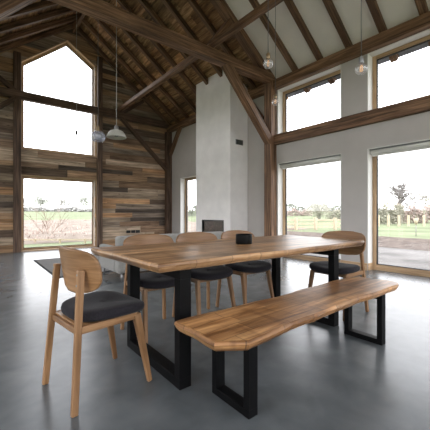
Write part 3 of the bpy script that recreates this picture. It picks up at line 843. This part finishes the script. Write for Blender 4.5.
tree(67, 143, 9.2, 1.2, 'bare_tree', 'bare tree on the skyline in the middle right of the gable window', T1, 'farbark', 4, thin=.07, seed=6, ivy=260, leafmat='farbark')
tree(86, 131, 10, 1.0, 'bare_tree', 'dense grey tree on the skyline at the right edge of the gable window', T1, 'farbark', 4, thin=.07, ivy=560, seed=8)
T2 = 'bare trees behind the hedge outside the right window'
tree(395, 34, 7.0, 1.15, 'bare_tree', 'tall bare spreading tree above the hedge in the right window', T2, 'treebark', 5, thin=.014, seed=12)
tree(413, 38, 6.2, 1.1, 'bare_tree', 'bare tree behind the hedge, right of the tall spreading one', T2, 'treebark', 4, thin=.022, seed=15)
tree(428, 43, 6.8, 1.1, 'bare_tree', 'bare tree behind the hedge at the right picture edge', T2, 'bark', 4, thin=.02, ivy=250, seed=16, leafmat='leafpale')
def bush(u, d, w, h, name, label, mat, n, s, seed, depth=0.8, cat='bush', group=None, lift=0, twigs=30):
    x, y = at(u, d); z = gz(x, y)-.03; rng = random.Random(seed)
    t = thing(name, label, cat, (x, y, z), group=group)
    mb = MB(); leaves(mb, (0, 0, h*.52), w/2, w/2*depth, h*.5, n, s, rng); mb.build('foliage', M[mat], t)
    mb = MB()
    for _ in range(twigs):
        az = rng.uniform(0, 2*math.pi); k = rng.uniform(.1, .42)
        mb.tube([(0, 0, 0), (w*k*.4*math.cos(az), w*k*.4*math.sin(az), h*.5), (w*k*math.cos(az), w*k*math.sin(az), h*rng.uniform(.75, 1.0))], [.03, .02, .01], 4, cap=False)
    mb.build('stems', M['bark'], t)
bush(319, 38, 4.2, 2.9, 'round_bush', 'large pale bush behind the rail fence in the window beside the post', 'leafpale', 1500, .10, 21)
# hedges
def hedge(u0, u1, d, h, mat, label, n, s, seed, name='hedge', th=1.2):
    rng = random.Random(seed); a = Vector((*at(u0, d), 0)); b = Vector((*at(u1, d), 0)); mid = (a+b)/2
    t = thing(name, label, 'hedge', (mid.x, mid.y, 0)); mb = MB(); ax = (b-a).normalized(); sd = Vector((-ax.y, ax.x, 0))
    for _ in range(n):
        k = rng.random(); p = a+(b-a)*k+sd*rng.uniform(-th/2, th/2)
        hh = h*(.72+.2*math.sin(k*17+seed)+.1*math.sin(k*41))
        p.z = gz(p.x, p.y)+hh*(1-rng.random()**1.6)
        u_ = Vector((rng.uniform(-1, 1), rng.uniform(-1, 1), rng.uniform(-1, 1))).normalized(); w = u_.orthogonal().normalized(); q = s*rng.uniform(.5, 1.3)
        p = p-mid
        mb.face([p-u_*q, p+w*q*.6, p+u_*q, p-w*q*.6])
    mb.build('foliage', M[mat], t)
hedge(372, 402, 30, 2.1, 'leafpale', 'pale olive hedge behind the fence posts in the right window', 2600, .11, 31)
hedge(398, 440, 31, 2.0, 'leafbrown', 'reddish brown hedge behind the fence posts at the right picture edge', 2600, .11, 33)
hedge(10, 110, 117, 1.9, 'farbark', 'long low field hedge below the skyline trees outside the gable window', 5000, .30, 35, th=3)
hedge(276, 350, 118, 3.4, 'leafdark', 'distant grey green hedge on the skyline in the window beside the post', 3600, .35, 36, th=3)
hedge(276, 312, 62, 1.5, 'leafbrown', 'low brown field hedge left of the large pale bush', 1500, .18, 37)
hedge(326, 350, 40, 1.5, 'leafpale', 'low pale hedge right of the large pale bush behind the rail fence', 1500, .12, 38)
hedge(172, 205, 60, 2.6, 'leafdark', 'green hedge seen through the narrow window by the chimney', 1500, .2, 39)
rng = random.Random(91); mb = MB()
for _ in range(3800):
    y = 13.9+25*rng.random()**1.5; x = rng.uniform(-6, 12)*(y/20)
    hh = rng.uniform(.05, .42)*(.5+.5*math.sin(x*1.3+y*.9)**2); p = Vector((x, y, gz(x, y)+hh*rng.random()+.03))
    u_ = Vector((rng.uniform(-.5, .5), rng.uniform(-.5, .5), 1)).normalized(); w = u_.orthogonal().normalized(); q = rng.uniform(.05, .15)
    mb.face([p-u_*q, p+w*q*.4, p+u_*q, p-w*q*.4])
o = tag(mb.build('dry_scrub', M['leafbrown']), 'dry brown and tan scrub plants covering the rough ground outside the gable window', 'scrub'); o['kind'] = 'stuff'
# rail fence
d0 = 21
t = thing('rail_fence', 'pale wooden post and rail fence outside the window beside the oak post', 'fence', (*at(315, d0), -.13))
ox, oy = at(315, d0)
us = [277, 296, 315.5, 335, 356]
pp = []
for i, u in enumerate(us):
    x, y = at(u, d0+.3*i); pp.append((x-ox, y-oy))
for x, y in pp:
    m = MB(); m.box(x-.09, x+.09, y-.09, y+.09, 0, .86); m.build('post', M['fence'], t, .01)
for (x0, y0), (x1, y1) in zip(pp, pp[1:]):
    for z in (.2, .45, .70):
        m = MB(); m.bar((x0, y0, z), (x1, y1, z), .05, .11); m.build('rail', M['fence'], t)
# wire fence posts
G2 = 'pale fence posts before the hedge outside the right window'
d1 = 26
pos = ('first from the left', 'second from the left', 'third from the left', 'fourth from the left', 'fifth from the left')
for i, u in enumerate((378.5, 388.5, 399, 408.5, 424)):
    x, y = at(u, d1); m = MB(); m.box(-.08, .08, -.08, .08, 0, .95); o = m.build('fence_post', M['fence'], bevel=.01); o.location = (x, y, gz(x, y)-.01)
    tag(o, 'pale timber fence post in the right window, %s' % pos[i], 'fence post', G2)
x, y = at(416, 15.5)
t = thing('tree_stake', 'sapling stake with a pale guard standing on the lawn in the right window', 'stake', (x, y, gz(x, y)-.01))
m = MB(); m.tube([(0, 0, 0), (0, 0, .8)], .02, 6); m.build('stem', M['bark'], t)
m = MB(); m.tube([(0, 0, .62), (0, 0, .93)], [.06, .13], 8); m.build('guard', M['fence'], t)
# bare shrub outside the gable window
x, y = at(48, 14.0)
t = thing('bare_shrub', 'leafless spreading shrub just outside the gable window', 'shrub', (x, y, gz(x, y)-.01))
rng = random.Random(44); m = MB()
def shoot(p, d, ln, r, lv):
    pts = [p]; q = p; dd = d
    for i in range(4):
        dd = (dd+Vector((rng.uniform(-.14, .14), rng.uniform(-.14, .14), rng.uniform(0, .1)))).normalized(); q = q+dd*ln/4; pts.append(q)
    m.tube(pts, [max(.005, r*(1-.15*i)) for i in range(5)], 5, cap=False)
    if lv:
        for _ in range(3):
            k = rng.randint(1, 4); az = rng.uniform(0, 6.28)
            shoot(pts[k], (dd+Vector((math.cos(az), math.sin(az), .25))*.65).normalized(), ln*rng.uniform(.45, .7), r*.55, lv-1)
for k in range(6):
    az = k*1.05+.3; shoot(Vector((0, 0, .0)), Vector((math.cos(az)*.9, math.sin(az)*.9, 1)).normalized(), rng.uniform(.8, 1.15), .012, 2)
m.build('branches', M['twig'], t)
# garden rail outside gable
t = thing('garden_rail', 'low wooden rail fence behind the leafless shrub outside the gable window', 'fence', (*at(60, 11.9), -.13))
ox, oy = at(60, 11.9); pp = [(at(u, 11.9)[0]-ox, at(u, 11.9)[1]-oy) for u in (10, 35, 60, 85, 112)]
for x, y in pp:
    m = MB(); m.box(x-.03, x+.03, y-.03, y+.03, 0, .18); m.build('post', M['fence'], t)
for (x0, y0), (x1, y1) in zip(pp, pp[1:]):
    m = MB(); m.bar((x0, y0, .14), (x1, y1, .14), .03, .05); m.build('rail', M['fence'], t)

# ------------------------------------------------------------------ light: overcast sky
w = bpy.data.worlds.new('sky'); sc.world = w; w.use_nodes = True
nt = w.node_tree; bg = nt.nodes['Background']
tc = nd(nt, 'ShaderNodeTexCoord'); sp = nd(nt, 'ShaderNodeSeparateXYZ'); nt.links.new(tc.outputs['Generated'], sp.inputs[0])
rp = ramp(nt, [(.0, (.99, .99, 1.0)), (.6, (.955, .98, 1.05))]); nt.links.new(sp.outputs[2], rp.inputs[0]); nt.links.new(rp.outputs[0], bg.inputs[0])
bg.inputs[1].default_value = 4.6
